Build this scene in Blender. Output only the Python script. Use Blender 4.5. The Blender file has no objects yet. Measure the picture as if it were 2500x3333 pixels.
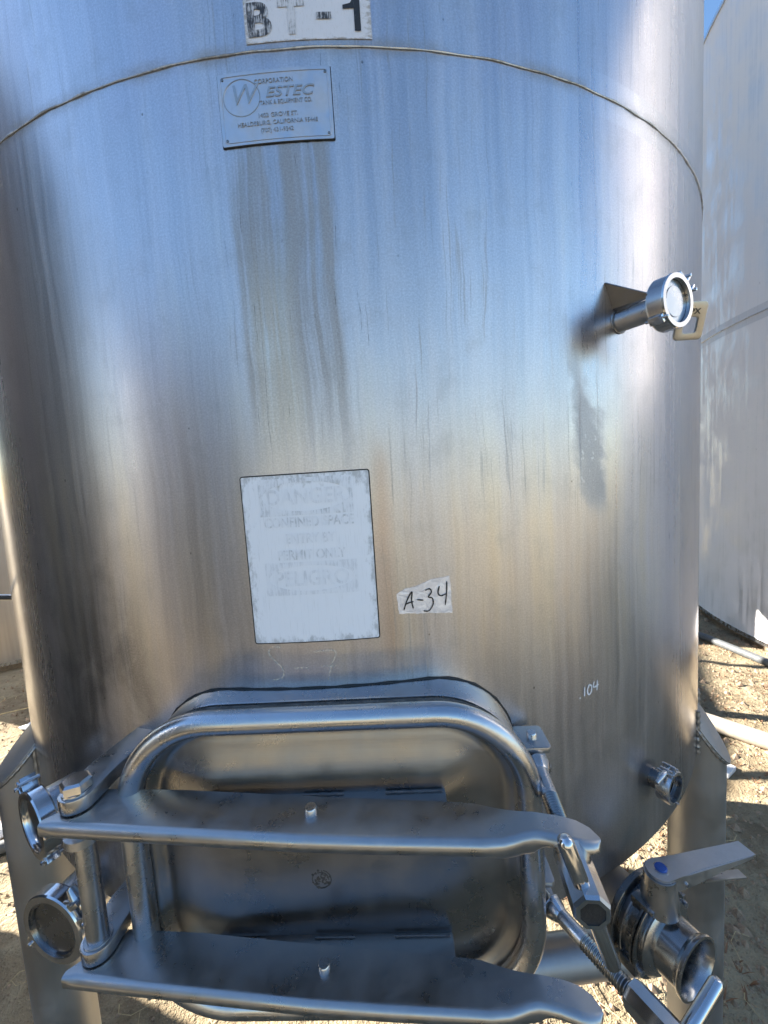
import bpy, bmesh, math, random
from mathutils import Vector, Matrix, noise as mnoise

random.seed(7)
R_ = math.radians
scene = bpy.context.scene
col = scene.collection

# ------------------------------------------------------------------ camera, sky, sun, exposure
TR = 0.95                      # radius of the main tank, its axis stands on the world origin
CAM = Vector((0.0, -1.473488, 1.65))
YAW, PITCH, ROLL = 0.04687, 0.09551, -0.06383
fwd = Vector((math.sin(YAW) * math.cos(PITCH), math.cos(YAW) * math.cos(PITCH), -math.sin(PITCH)))
r0 = Vector((math.cos(YAW), -math.sin(YAW), 0)); u0 = r0.cross(fwd)
rt = r0 * math.cos(ROLL) + u0 * math.sin(ROLL); up = -r0 * math.sin(ROLL) + u0 * math.cos(ROLL)
cd = bpy.data.cameras.new('camera'); cam = bpy.data.objects.new('camera', cd); col.objects.link(cam)
cd.sensor_fit = 'HORIZONTAL'; cd.sensor_width = 36; cd.lens = 36 * 1350 / 2500
cd.clip_start = 0.02; cd.clip_end = 3000
cam.matrix_world = Matrix(((rt.x, up.x, -fwd.x, CAM.x), (rt.y, up.y, -fwd.y, CAM.y), (rt.z, up.z, -fwd.z, CAM.z), (0, 0, 0, 1)))
scene.camera = cam

SUN_EL = R_(28.5); SUN_H = Vector((-0.925, 0.376, 0)).normalized()
SUN = Vector((SUN_H.x * math.cos(SUN_EL), SUN_H.y * math.cos(SUN_EL), math.sin(SUN_EL)))
world = bpy.data.worlds.new('World'); scene.world = world; world.use_nodes = True
wn = world.node_tree; bgn = wn.nodes['Background']
sky = wn.nodes.new('ShaderNodeTexSky'); sky.sky_type = 'NISHITA'; sky.sun_disc = False
sky.sun_elevation = SUN_EL; sky.sun_rotation = math.atan2(SUN.x, SUN.y)
sky.air_density = 1.4; sky.dust_density = 0.4; sky.ozone_density = 6.0
wn.links.new(sky.outputs[0], bgn.inputs[0]); bgn.inputs[1].default_value = 0.05
sd = bpy.data.lights.new('sun', 'SUN'); sd.energy = 5.0; sd.angle = R_(0.5); sd.color = (1.0, 0.94, 0.85)
so = bpy.data.objects.new('sun', sd); col.objects.link(so); so.location = SUN * 20
so.rotation_euler = (-SUN).to_track_quat('-Z', 'Y').to_euler()

vs = scene.view_settings; vs.view_transform = 'Standard'; vs.look = 'None'; vs.gamma = 1.0; vs.use_curve_mapping = False
vs.exposure = 2.55
scene.render.engine = 'CYCLES'
scene.cycles.use_denoising = True
scene.cycles.max_bounces = 10; scene.cycles.glossy_bounces = 8; scene.cycles.diffuse_bounces = 4
scene.cycles.sample_clamp_indirect = 8.0

# ------------------------------------------------------------------ material helpers
class G:
    def __init__(s, name):
        s.m = bpy.data.materials.new(name); s.m.use_nodes = True; s.t = s.m.node_tree
        s.t.nodes.clear(); s.out = s.t.nodes.new('ShaderNodeOutputMaterial')
    def put(s, sock, v):
        if v is None: return
        if isinstance(v, bpy.types.NodeSocket): s.t.links.new(v, sock)
        elif isinstance(v, (tuple, list)):
            v = tuple(v)
            sock.default_value = v + (1,) if (len(v) == 3 and len(sock.default_value) == 4) else v
        else:
            try: sock.default_value = v
            except TypeError: sock.default_value = (v, v, v, 1)[:len(sock.default_value)]
    def n(s, typ, ins=None, out=0, **props):
        nd = s.t.nodes.new('ShaderNode' + typ)
        for k, v in props.items(): setattr(nd, k, v)
        for k, v in (ins or {}).items(): s.put(nd.inputs[k], v)
        return nd.outputs[out] if out is not None else nd
    def math(s, op, a, b=None, c=None, clamp=False):
        return s.n('Math', {0: a, 1: b, 2: c}, operation=op, use_clamp=clamp)
    def add(s, a, b): return s.math('ADD', a, b)
    def mul(s, a, b): return s.math('MULTIPLY', a, b)
    def step(s, v, lo, hi, a=0.0, b=1.0):
        return s.n('MapRange', {0: v, 1: lo, 2: hi, 3: a, 4: b}, interpolation_type='SMOOTHSTEP')
    def mix(s, f, a, b, mode='MIX'):
        nd = s.t.nodes.new('ShaderNodeMix'); nd.data_type = 'RGBA'; nd.blend_type = mode; nd.clamp_factor = True
        s.put(nd.inputs[0], f); s.put(nd.inputs[6], a); s.put(nd.inputs[7], b); return nd.outputs[2]
    def xyz(s, x, y, z=0.0): return s.n('CombineXYZ', {0: x, 1: y, 2: z})
    def sep(s, v): 
        nd = s.n('SeparateXYZ', {0: v}, out=None); return nd.outputs[0], nd.outputs[1], nd.outputs[2]
    def noise(s, vec, scale, detail=3, rough=0.55, dist=0.0):
        return s.n('TexNoise', {'Vector': vec, 'Scale': scale, 'Detail': detail, 'Roughness': rough, 'Distortion': dist})
    def box(s, v, a, b, soft):      # 1 inside a..b, soft edges
        return s.mul(s.step(v, a - soft, a + soft), s.step(v, b - soft, b + soft, 1.0, 0.0))
    def bump(s, h, strength, dist, normal=None):
        return s.n('Bump', {'Height': h, 'Strength': strength, 'Distance': dist, 'Normal': normal})
    def pbr(s, **k):
        return s.n('BsdfPrincipled', {kk.replace('_', ' '): v for kk, v in k.items()})
    def done(s, sh):
        s.t.links.new(sh, s.out.inputs[0]); return s.m
    def obj(s): return s.n('TexCoord', out=3)
    def uv(s): return s.n('TexCoord', out=2)

def steel(name, base=0.55, rough=0.3, film=0.06, scale=18.0, tint=(1, 1, 1.02), grain=None, var=0.16, dustc=(0.30, 0.295, 0.29), aniso=0.0):
    g = G(name); c = g.obj()
    n1 = g.noise(c, scale, 5, 0.62); n2 = g.noise(c, scale * 6, 3, 0.6)
    x, y, z = g.sep(c)
    st = g.noise(g.xyz(g.mul(x, 60), g.mul(y, 60), g.mul(z, 4)), 1.0, 4, 0.6)
    f = g.add(g.mul(n1, 0.6), g.mul(st, 0.4))
    colr = g.mix(f, tuple(base * 0.78 * t for t in tint), tuple(base * 1.15 * t for t in tint))
    rg = g.n('MapRange', {0: n1, 1: 0.3, 2: 0.7, 3: rough * (1 - var * 1.5), 4: rough * (1 + var * 2)})
    spots = g.step(n2, 0.62, 0.72)
    rg = g.add(rg, g.mul(spots, 0.03))
    nrm = None
    if grain:
        gv = [g.mul(q, w) for q, w in zip((x, y, z), grain)]
        nrm = g.bump(g.noise(g.xyz(*gv), 1.0, 2, 0.6), 0.12, 0.0006)
    nrm = g.bump(n2, 0.03, 0.0005, nrm)
    metal = g.pbr(Base_Color=colr, Metallic=1.0, Roughness=rg, Normal=nrm, Anisotropic=aniso)
    dust = g.pbr(Base_Color=dustc, Roughness=0.85, Normal=nrm)
    fac = g.mul(g.step(g.add(g.mul(n1, 0.65), g.mul(n2, 0.35)), 0.35, 0.75), film * 2)
    return g.done(g.n('MixShader', {0: fac, 1: metal, 2: dust}))

def plain(name, colr, rough=0.6, scale=25.0, amount=0.25, bump=0.15, metallic=0.0, spec=0.5, bd=0.003):
    g = G(name); c = g.obj(); n1 = g.noise(c, scale, 5, 0.6); n2 = g.noise(c, scale * 7, 3, 0.6)
    f = g.step(g.add(g.mul(n1, 0.7), g.mul(n2, 0.3)), 0.3, 0.7)
    cc = g.mix(f, tuple(v * (1 - amount) for v in colr), tuple(min(1, v * (1 + amount)) for v in colr))
    return g.done(g.pbr(Base_Color=cc, Roughness=rough, Metallic=metallic, Normal=g.bump(n2, bump, bd), **{'Specular_IOR_Level': spec}))

def shell_steel():
    """brushed shell of the main tank, UV = (metres round the shell, metres above ground)"""
    g = G('tank_shell_steel'); u, v, _ = g.sep(g.uv())
    wob = g.mul(g.add(g.noise(g.xyz(g.mul(u, 9), g.mul(v, 5)), 1.0, 3), -0.5), 0.02)
    uw = g.add(u, wob)
    wide = g.noise(g.xyz(g.mul(uw, 14), g.mul(v, 0.8)), 1.0, 4, 0.6)
    mid = g.noise(g.xyz(g.mul(uw, 70), g.mul(v, 1.6)), 1.0, 4, 0.65)
    fine = g.noise(g.xyz(g.mul(uw, 240), g.mul(v, 4.5)), 1.0, 3, 0.6)
    cloud = g.noise(g.xyz(g.mul(u, 3.2), g.mul(v, 2.2)), 1.0, 5, 0.6)
    patch = g.noise(g.xyz(g.mul(u, 9), g.mul(v, 7)), 1.0, 5, 0.65, 0.4)
    brush = g.noise(g.xyz(g.mul(u, 14), g.mul(v, 700)), 1.0, 3, 0.6)
    # base tone
    hair = g.noise(g.xyz(g.mul(uw, 150), g.mul(v, 1.1), 12.0), 1.0, 4, 0.75)
    t = g.add(g.mul(wide, 0.33), g.add(g.mul(mid, 0.22), g.add(g.mul(cloud, 0.2), g.mul(hair, 0.25))))
    colr = g.mix(g.step(t, 0.36, 0.64), (0.505, 0.488, 0.51), (0.68, 0.66, 0.685))
    warm = g.step(g.add(g.mul(cloud, 0.6), g.mul(wide, 0.4)), 0.5, 0.66)
    colr = g.mix(g.mul(warm, 0.30), colr, (0.60, 0.55, 0.42))
    belt = g.mul(g.mul(g.step(v, 1.30, 1.45), g.step(v, 1.55, 1.80, 1.0, 0.0)), g.step(wide, 0.40, 0.62))
    colr = g.mix(g.mul(belt, 0.34), colr, (0.66, 0.58, 0.40))
    violet = g.step(g.noise(g.xyz(g.mul(u, 5), g.mul(v, 3), 4.2), 1.0, 3), 0.56, 0.7)
    colr = g.mix(g.mul(violet, 0.22), colr, (0.55, 0.49, 0.56))
    # run-off stain under the name plate, fading out towards the white sign
    pl = g.mul(g.box(uw, -0.132, -0.012, 0.006), g.mul(g.step(v, 1.62, 1.82), g.step(v, 2.035, 2.05, 1.0, 0.0)))
    plt = g.mul(pl, g.step(g.add(g.mul(mid, 0.75), g.mul(patch, 0.25)), 0.38, 0.56))
    yel = g.mul(g.box(uw, -0.125, -0.066, 0.014), g.mul(g.step(v, 1.60, 1.75), g.step(v, 1.84, 1.97, 1.0, 0.0)))
    colr = g.mix(g.mul(plt, 0.7), colr, (0.32, 0.305, 0.285))
    colr = g.mix(g.mul(yel, g.mul(mid, 1.1)), colr, (0.66, 0.56, 0.42))
    sx = g.mul(g.box(uw, 0.012, 0.034, 0.012), g.box(v, 1.40, 1.68, 0.03))
    colr = g.mix(g.mul(sx, 0.55), colr, (0.50, 0.36, 0.27))
    # narrow dark drips and black runs
    region = g.step(g.noise(g.xyz(g.mul(u, 6), g.mul(v, 1.3), 9.0), 1.0, 3), 0.42, 0.62)
    drip = g.mul(g.step(fine, 0.585, 0.66), g.add(0.25, g.mul(region, 0.75)))
    colr = g.mix(g.mul(drip, 0.34), colr, (0.27, 0.255, 0.235))
    black = g.mul(g.step(g.noise(g.xyz(g.mul(uw, 330), g.mul(v, 9), 3.0), 1.0, 4, 0.7), 0.635, 0.69), g.box(u, -0.15, 0.03, 0.02))
    black = g.mul(black, g.step(v, 1.62, 1.8))
    colr = g.mix(g.mul(black, 0.85), colr, (0.05, 0.045, 0.04))
    # brown grime round the girth weld
    dv = g.math('ABSOLUTE', g.add(v, -2.1368))
    gr = g.mul(g.step(dv, 0.002, 0.016, 1.0, 0.0), g.step(patch, 0.35, 0.7))
    colr = g.mix(g.mul(gr, 0.6), colr, (0.24, 0.20, 0.165))
    # buffed strip along the weld on the right, and the sheet that starts past the vertical joint
    buff = g.mul(g.step(dv, 0.026, 0.029, 1.0, 0.0), g.step(u, 0.30, 0.42))
    buffd = g.mul(buff, g.step(u, 0.44, 0.47))
    colr = g.mix(g.mul(buff, 0.35), colr, (0.78, 0.78, 0.80))
    colr = g.mix(g.mul(buffd, 0.5), colr, (0.42, 0.43, 0.46))
    right = g.mul(g.step(u, 0.2935, 0.2955), g.step(v, 1.5, 1.66))
    # rubbed grey lozenge with pale scrapes on the right hand sheet
    dd = g.add(g.math('ABSOLUTE', g.add(g.add(u, -0.325), g.mul(g.add(v, -1.70), 0.22))), g.mul(g.add(patch, -0.5), 0.11))
    loz = g.mul(g.step(dd, 0.012, 0.034, 1.0, 0.0), g.mul(g.mul(g.step(v, 1.56, 1.60), g.step(v, 1.74, 1.82, 1.0, 0.0)), g.step(u, 0.2935, 0.2955)))
    colr = g.mix(g.mul(loz, 0.5), colr, (0.34, 0.34, 0.36))
    scr = g.mul(g.step(g.noise(g.xyz(g.mul(g.add(u, g.mul(v, 0.3)), 150), g.mul(v, 70)), 1.0, 3), 0.6, 0.66), g.mul(loz, g.box(v, 1.58, 1.70, 0.03)))
    colr = g.mix(g.mul(scr, 0.7), colr, (0.75, 0.75, 0.76))
    # small specks
    vo = g.n('TexVoronoi', {'Vector': g.xyz(g.mul(u, 1.0), g.mul(v, 0.7)), 'Scale': 34.0, 'Randomness': 1.0})
    sp = g.mul(g.step(vo, 0.035, 0.06, 1.0, 0.0), g.step(g.noise(g.xyz(u, v, 2.0), 24.0, 1), 0.55, 0.6))
    colr = g.mix(g.mul(sp, 0.75), colr, (0.12, 0.11, 0.10))
    # dark reflection painted into the steel colour, lower left of the shell
    dark_refl = g.mul(g.mul(g.box(g.add(uw, g.mul(g.add(patch, -0.5), 0.10)), -0.56, -0.315, 0.035), g.step(g.add(v, g.mul(g.add(wide, -0.5), 0.5)), 1.34, 1.72, 1.0, 0.0)), g.step(g.add(g.mul(wide, .5), g.mul(patch, 0.5)), 0.34, 0.56))
    colr = g.mix(g.mul(dark_refl, 0.82), colr, (0.09, 0.09, 0.095))
    low = g.mul(g.step(g.add(v, g.mul(g.add(wide, -0.5), 0.35)), 1.08, 1.44, 1.0, 0.0), g.step(g.add(g.mul(patch, 0.6), g.mul(mid, 0.4)), 0.26, 0.58))  # darker low down: reflection of shaded ground painted into the colour
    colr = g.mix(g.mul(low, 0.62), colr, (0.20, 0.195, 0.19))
    sand = g.noise(g.xyz(g.mul(u, 420), g.mul(v, 420)), 1.0, 3, 0.7)
    colr = g.mix(g.step(sand, 0.35, 0.7), g.mix(0.16, colr, (0.1, 0.1, 0.1)), g.mix(0.10, colr, (0.95, 0.95, 0.95)))
    mott = g.noise(g.xyz(g.mul(u, 22), g.mul(v, 17), 6.0), 1.0, 5, 0.7)
    colr = g.mix(g.mul(g.step(mott, 0.52, 0.68), 0.22), colr, (0.36, 0.355, 0.35))
    # roughness
    rg = g.add(0.335, g.add(g.mul(g.add(wide, -0.5), 0.10), g.mul(g.add(mid, -0.5), 0.16)))
    rg = g.add(rg, g.add(g.mul(plt, 0.10), g.add(g.mul(drip, 0.10), g.mul(loz, 0.12))))
    rg = g.add(rg, g.add(g.mul(right, -0.035), g.mul(g.add(mott, -0.5), 0.12)))
    hi = g.step(g.math('ABSOLUTE', u), 0.50, 0.72)
    rg = g.math('MAXIMUM', g.add(g.add(rg, g.mul(g.add(hair, -0.5), 0.10)), g.mul(hi, -0.15)), 0.1)
    dent = g.noise(g.xyz(g.mul(u, 3.5), g.mul(v, 2.5), 7.0), 1.0, 2, 0.5)
    nb = g.bump(dent, 0.35, 0.006)
    nb = g.bump(brush, 0.05, 0.0004, nb)
    nb = g.bump(mid, 0.06, 0.001, nb)
    tang = g.n('Tangent', direction_type='RADIAL', axis='Z')
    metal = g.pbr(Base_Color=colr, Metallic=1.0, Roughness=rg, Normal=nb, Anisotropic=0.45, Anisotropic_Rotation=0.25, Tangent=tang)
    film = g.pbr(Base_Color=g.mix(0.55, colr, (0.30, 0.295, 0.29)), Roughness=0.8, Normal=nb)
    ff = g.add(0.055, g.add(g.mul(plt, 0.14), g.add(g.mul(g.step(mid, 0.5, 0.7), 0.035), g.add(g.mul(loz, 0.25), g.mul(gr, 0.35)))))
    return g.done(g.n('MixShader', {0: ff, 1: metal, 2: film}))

def worn_print(name, ink, ground, lo, hi, su, sv):
    """flat print partly worn away in vertical streaks"""
    g = G(name); c = g.uv(); u, v, _ = g.sep(c)
    a = g.noise(g.xyz(g.mul(u, su), g.mul(v, sv)), 1.0, 4, 0.7)
    b = g.noise(g.xyz(g.mul(u, su * .2), g.mul(v, su * .2), 3.0), 1.0, 3, 0.6)
    f = g.step(g.add(g.mul(a, 0.6), g.mul(b, 0.4)), lo, hi)
    return g.done(g.pbr(Base_Color=g.mix(f, ground, ink), Roughness=0.55))

def sign_vinyl(name, base, dirt, edge):
    """UV 0..1 across the sign; grime creeps in from the edges"""
    g = G(name); u, v, _ = g.sep(g.uv())
    a = g.noise(g.xyz(g.mul(u, 14), g.mul(v, 9)), 1.0, 5, 0.7); b = g.noise(g.xyz(g.mul(u, 90), g.mul(v, 6)), 1.0, 4, 0.7)
    ex = g.math('MINIMUM', u, g.add(1.0, g.mul(u, -1.0))); ey = g.math('MINIMUM', g.mul(v, 1.3), g.mul(g.add(1.0, g.mul(v, -1.0)), 0.75))
    e = g.math('MINIMUM', ex, ey)
    f = g.step(g.add(e, g.mul(g.add(a, -0.5), 0.35)), -0.03, edge, 1.0, 0.0)
    sm = g.mul(g.step(b, 0.52, 0.72), 0.22)
    cc = g.mix(g.math('MAXIMUM', g.mul(f, 0.75), sm), base, dirt)
    return g.done(g.pbr(Base_Color=cc, Roughness=0.42, Normal=g.bump(a, 0.06, 0.002)))

def ground_mat():
    g = G('dry_dirt'); c = g.obj()
    a = g.noise(c, 1.3, 6, 0.62); b = g.noise(c, 7.0, 6, 0.68, 0.6); d = g.noise(c, 46.0, 4, 0.7); e = g.noise(c, 160.0, 2, 0.6)
    cc = g.mix(g.step(g.add(g.mul(a, 0.5), g.mul(b, 0.5)), 0.36, 0.64), (0.195, 0.147, 0.09), (0.37, 0.308, 0.20))
    cc = g.mix(g.mul(g.step(d, 0.56, 0.7), 0.6), cc, (0.11, 0.07, 0.045))
    cc = g.mix(g.mul(g.step(e, 0.6, 0.72), 0.5), cc, (0.40, 0.33, 0.24))
    h = g.add(g.mul(b, 0.7), g.add(g.mul(d, 0.28), g.mul(e, 0.08)))
    return g.done(g.pbr(Base_Color=cc, Roughness=0.95, Normal=g.bump(h, 1.0, 0.06), **{'Specular_IOR_Level': 0.2}))

M = {}
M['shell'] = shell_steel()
M['satin'] = steel('satin_steel', 0.56, 0.27, 0.05, 22, grain=(25, 25, 700))
M['polish'] = steel('polished_steel', 0.62, 0.13, 0.02, 26, var=0.2)
M['arm'] = steel('mill_finish_plate', 0.44, 0.30, 0.11, 30, var=0.14, tint=(1.02, 1.0, .99))
M['door'] = steel('door_steel', 0.31, 0.30, 0.02, 16, tint=(1.02, 1.0, .99), grain=(12, 12, 500))
M['leg'] = steel('dull_leg_steel', 0.38, 0.46, 0.12, 9, var=0.12)
M['dark'] = steel('dark_cast_steel', 0.21, 0.26, 0.03, 30)
M['weld'] = steel('weld_metal', 0.36, 0.42, 0.18, 160, var=0.2, dustc=(0.2, 0.16, 0.12))
def weld_old():
    g = G('grimy_weld'); c = g.obj(); a = g.noise(c, 9.0, 5, 0.65); b = g.noise(c, 130.0, 4, 0.7)
    f = g.step(g.add(g.mul(a, 0.65), g.mul(b, 0.35)), 0.46, 0.62)
    metal = g.pbr(Base_Color=(0.50, 0.495, 0.50), Metallic=1.0, Roughness=0.42, Normal=g.bump(b, 0.4, 0.002))
    grime = g.pbr(Base_Color=g.mix(b, (0.10, 0.092, 0.085), (0.24, 0.225, 0.21)), Roughness=0.8, Normal=g.bump(b, 0.4, 0.002))
    return g.done(g.n('MixShader', {0: g.mul(f, 0.8), 1: metal, 2: grime}))
M['oldweld'] = weld_old()
M['gasket'] = plain('grey_rubber', (0.10, 0.098, 0.09), 0.75, 90, 0.5, 0.6)
M['black'] = plain('black_rubber', (0.018, 0.018, 0.018), 0.6, 60, 0.3, 0.3)
M['blue'] = plain('blue_plastic', (0.02, 0.075, 0.30), 0.4, 60, 0.2, 0.1)
M['neigh'] = None
M['ground'] = ground_mat()
M['pvc'] = plain('weathered_pipe', (0.36, 0.31, 0.25), 0.6, 30, 0.2, 0.2)
M['hose'] = plain('dark_hose', (0.085, 0.09, 0.092), 0.6, 40, 0.25, 0.2)
M['paper'] = plain('white_scrap', (0.72, 0.71, 0.70), 0.7, 30, 0.1, 0.3)
M['straw'] = plain('dry_straw', (0.46, 0.36, 0.19), 0.8, 20, 0.35, 0.2)
M['weed'] = plain('dead_weed', (0.20, 0.105, 0.055), 0.9, 4, 0.55, 0.2)
M['clod'] = plain('dirt_clod', (0.29, 0.21, 0.14), 0.95, 30, 0.35, 0.6)

def tank_skin(name, seams, tint=(0.62, 0.61, 0.61), rough=0.34, film=0.16, dustc=(0.45, 0.415, 0.38)):
    g = G(name); u, v, _ = g.sep(g.uv())
    w = g.noise(g.xyz(g.mul(u, 4), g.mul(v, 0.4)), 1.0, 4, 0.6); m = g.noise(g.xyz(g.mul(u, 30), g.mul(v, 1.0)), 1.0, 4, 0.65)
    p = g.noise(g.xyz(g.mul(u, 5), g.mul(v, 4), 5.0), 1.0, 5, 0.65)
    sc = g.step(g.noise(g.xyz(g.mul(u, 26), g.mul(v, 16), 2.0), 1.0, 5, 0.75, 1.2), 0.655, 0.69)
    scm = g.mul(sc, g.step(g.noise(g.xyz(g.mul(u, 1.5), g.mul(v, 1.2), 8.0), 1.0, 2), 0.46, 0.6))
    cc = g.mix(g.step(g.add(g.mul(w, .5), g.mul(m, .5)), 0.36, 0.64), tuple(t * .86 for t in tint), tuple(t * 1.08 for t in tint))
    cc = g.mix(g.mul(scm, 0.55), cc, (0.2, 0.19, 0.19))
    for zs in seams:
        dv = g.math('ABSOLUTE', g.add(v, -zs))
        cc = g.mix(g.mul(g.step(dv, 0.055, 0.062, 1.0, 0.0), 0.5), cc, (0.40, 0.42, 0.46))
        dustc = g.mix(g.mul(g.step(dv, 0.055, 0.062, 1.0, 0.0), 0.4), dustc, (0.45, 0.46, 0.49))
    rg = g.add(rough, g.mul(g.add(m, -0.5), 0.12))
    nb = g.bump(g.noise(g.xyz(g.mul(u, 1.4), g.mul(v, 1.0)), 1.0, 2), 0.12, 0.008)
    metal = g.pbr(Base_Color=cc, Metallic=1.0, Roughness=rg, Normal=nb)
    dust = g.pbr(Base_Color=g.mix(g.mul(scm, 0.5), dustc, (0.2, 0.19, 0.19)), Roughness=0.85, Normal=nb)
    return g.done(g.n('MixShader', {0: g.mul(g.step(g.add(g.mul(p, .5), g.mul(m, .5)), 0.25, 0.75), film * 2), 1: metal, 2: dust}))

# ------------------------------------------------------------------ geometry helpers
WLOC = {}
def mesh_obj(name, verts, faces, mat, parent=None, smooth=True, angle=38, uvs=None, bevel=0.0):
    verts = [Vector(v) for v in verts]
    lo = Vector([min(v[i] for v in verts) for i in range(3)]); hi = Vector([max(v[i] for v in verts) for i in range(3)])
    c = (lo + hi) / 2
    me = bpy.data.meshes.new(name); me.from_pydata([v - c for v in verts], [], faces)
    if uvs is not None:
        ul = me.uv_layers.new(name='UVMap')
        for lp in me.loops: ul.data[lp.index].uv = uvs[lp.vertex_index]
    bm = bmesh.new(); bm.from_mesh(me)
    bmesh.ops.recalc_face_normals(bm, faces=bm.faces)
    if bevel:
        es = [e for e in bm.edges if len(e.link_faces) == 2 and e.calc_face_angle(0) > R_(50)]
        bmesh.ops.bevel(bm, geom=es, offset=bevel, offset_type='OFFSET', segments=2, profile=0.6, affect='EDGES', clamp_overlap=True)
    bm.to_mesh(me); bm.free()
    if smooth:
        me.shade_smooth(); me.set_sharp_from_angle(angle=R_(angle))
    me.materials.append(mat)
    o = bpy.data.objects.new(name, me); col.objects.link(o)
    pl = Vector((0, 0, 0))
    if parent is not None:
        o.parent = parent; pl = WLOC[parent.name]
    o.location = c - pl; WLOC[o.name] = c
    return o

def thing(name, label, cat, loc=(0, 0, 0), group=None):
    o = bpy.data.objects.new(name, None); col.objects.link(o); o.location = loc; o.empty_display_size = 0.1
    WLOC[o.name] = Vector(loc); tag(o, label, cat, group); return o
def tag(o, label=None, cat=None, group=None, kind=None):
    if label: o['label'] = label
    if cat: o['category'] = cat
    if group: o['group'] = group
    if kind: o['kind'] = kind
    return o

def frame(org, zax, xhint=(0, 0, 1)):
    z = Vector(zax).normalized(); xh = Vector(xhint)
    y = z.cross(xh)
    if y.length < 1e-5: y = z.cross(Vector((0, 1, 0)))
    y.normalize(); x = y.cross(z)
    return Matrix(((x.x, y.x, z.x, org[0]), (x.y, y.y, z.y, org[1]), (x.z, y.z, z.z, org[2]), (0, 0, 0, 1)))

class MB:
    def __init__(s): s.v = []; s.f = []; s.uv = []
    def put(s, vs, fs):
        b = len(s.v); s.v += [Vector(x) for x in vs]; s.f += [tuple(b + i for i in f) for f in fs]; return s
    def lathe(s, prof, mat=Matrix(), seg=48, closed=False, ph=0.0, flat=None):
        vs = []; fs = []
        for r, h in prof:
            for k in range(seg):
                a = ph + 2 * math.pi * k / seg
                vs.append(mat @ Vector((r * math.cos(a), r * math.sin(a), h)))
        n = len(prof); rng = n if closed else n - 1
        for i in range(rng):
            j = (i + 1) % n
            for k in range(seg):
                k2 = (k + 1) % seg
                fs.append((i * seg + k, i * seg + k2, j * seg + k2, j * seg + k))
        if not closed:
            if prof[0][0] > 1e-6: fs.append(tuple(range(seg - 1, -1, -1)))
            if prof[-1][0] > 1e-6: fs.append(tuple((n - 1) * seg + k for k in range(seg)))
        return s.put(vs, fs)
    def tube(s, pts, r, seg=16, closed=False, caps=True, rf=None, up0=(0, 0, 1)):
        pts = [Vector(p) for p in pts]; n = len(pts); vs = []; fs = []
        u = None
        for i, p in enumerate(pts):
            a = pts[(i - 1) % n] if (closed or i > 0) else p; b = pts[(i + 1) % n] if (closed or i < n - 1) else p
            t = (b - a).normalized()
            if u is None:
                u = Vector(up0) - t * t.dot(Vector(up0))
                if u.length < 1e-4: u = Vector((1, 0, 0)) - t * t.x
            else: u = u - t * t.dot(u)
            u.normalize(); w = t.cross(u); rr = r if rf is None else r * rf(i, n)
            for k in range(seg):
                q = 2 * math.pi * k / seg
                vs.append(p + (u * math.cos(q) + w * math.sin(q)) * rr)
        m = n if closed else n - 1
        for i in range(m):
            j = (i + 1) % n
            for k in range(seg):
                k2 = (k + 1) % seg
                fs.append((i * seg + k, i * seg + k2, j * seg + k2, j * seg + k))
        if caps and not closed:
            fs.append(tuple(range(seg - 1, -1, -1))); fs.append(tuple((n - 1) * seg + k for k in range(seg)))
        return s.put(vs, fs)
    def prism(s, poly, mat, h0, h1):
        n = len(poly); vs = [mat @ Vector((x, y, h0)) for x, y in poly] + [mat @ Vector((x, y, h1)) for x, y in poly]
        fs = [tuple(range(n - 1, -1, -1)), tuple(range(n, 2 * n))] + [(i, (i + 1) % n, n + (i + 1) % n, n + i) for i in range(n)]
        return s.put(vs, fs)
    def box(s, c, half, mat=Matrix()):
        x, y, z = half; p = [(-x, -y), (x, -y), (x, y), (-x, y)]
        return s.prism(p, mat @ Matrix.Translation(c), -z, z)
    def build(s, name, mat, parent=None, **k):
        return mesh_obj(name, s.v, s.f, mat, parent, **k)

def rrect(hw, hh, r, seg=10):
    r = min(r, hw, hh); out = []
    for cx, cy, a0 in ((hw - r, hh - r, 0), (-hw + r, hh - r, 90), (-hw + r, -hh + r, 180), (hw - r, -hh + r, 270)):
        for i in range(seg + 1):
            a = R_(a0 + 90 * i / seg); out.append((cx + r * math.cos(a), cy + r * math.sin(a)))
    return out
def circ(r, seg=24, cx=0, cy=0): return [(cx + r * math.cos(2 * math.pi * i / seg), cy + r * math.sin(2 * math.pi * i / seg)) for i in range(seg)]

def cyl(phi, z, dr=0.0):        # a point on the main shell, phi in degrees from the camera side
    a = R_(phi); return Vector(((TR + dr) * math.sin(a), -(TR + dr) * math.cos(a), z))
def rad(phi): a = R_(phi); return Vector((math.sin(a), -math.cos(a), 0))
def on_shell(u, z, dr): return cyl(math.degrees(u / TR), z, dr)   # u in metres round the shell

def text2d(txt, size, shear=0.0, offset=0.0, sx=1.0, extrude=0.0, space=1.0, align='CENTER'):
    cu = bpy.data.curves.new('t', 'FONT'); cu.body = txt; cu.size = size; cu.shear = shear; cu.offset = offset
    cu.extrude = extrude; cu.align_x = align; cu.space_character = space; cu.resolution_u = 4
    ob = bpy.data.objects.new('t', cu); col.objects.link(ob)
    me = bpy.data.meshes.new_from_object(ob)
    vs = [(v.co.x * sx, v.co.y, v.co.z) for v in me.vertices]; fs = [tuple(p.vertices) for p in me.polygons]
    bpy.data.objects.remove(ob); bpy.data.curves.remove(cu); bpy.data.meshes.remove(me)
    return vs, fs
def wrap_text(name, txt, u, z, size, dr, mat, parent, **k):
    vs, fs = text2d(txt, size, **k)
    pv = [on_shell(u + x, z + y, dr + h) for x, y, h in vs]
    return mesh_obj(name, pv, fs, mat, parent, smooth=False, uvs=[(u + x, z + y) for x, y, h in vs])
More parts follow.
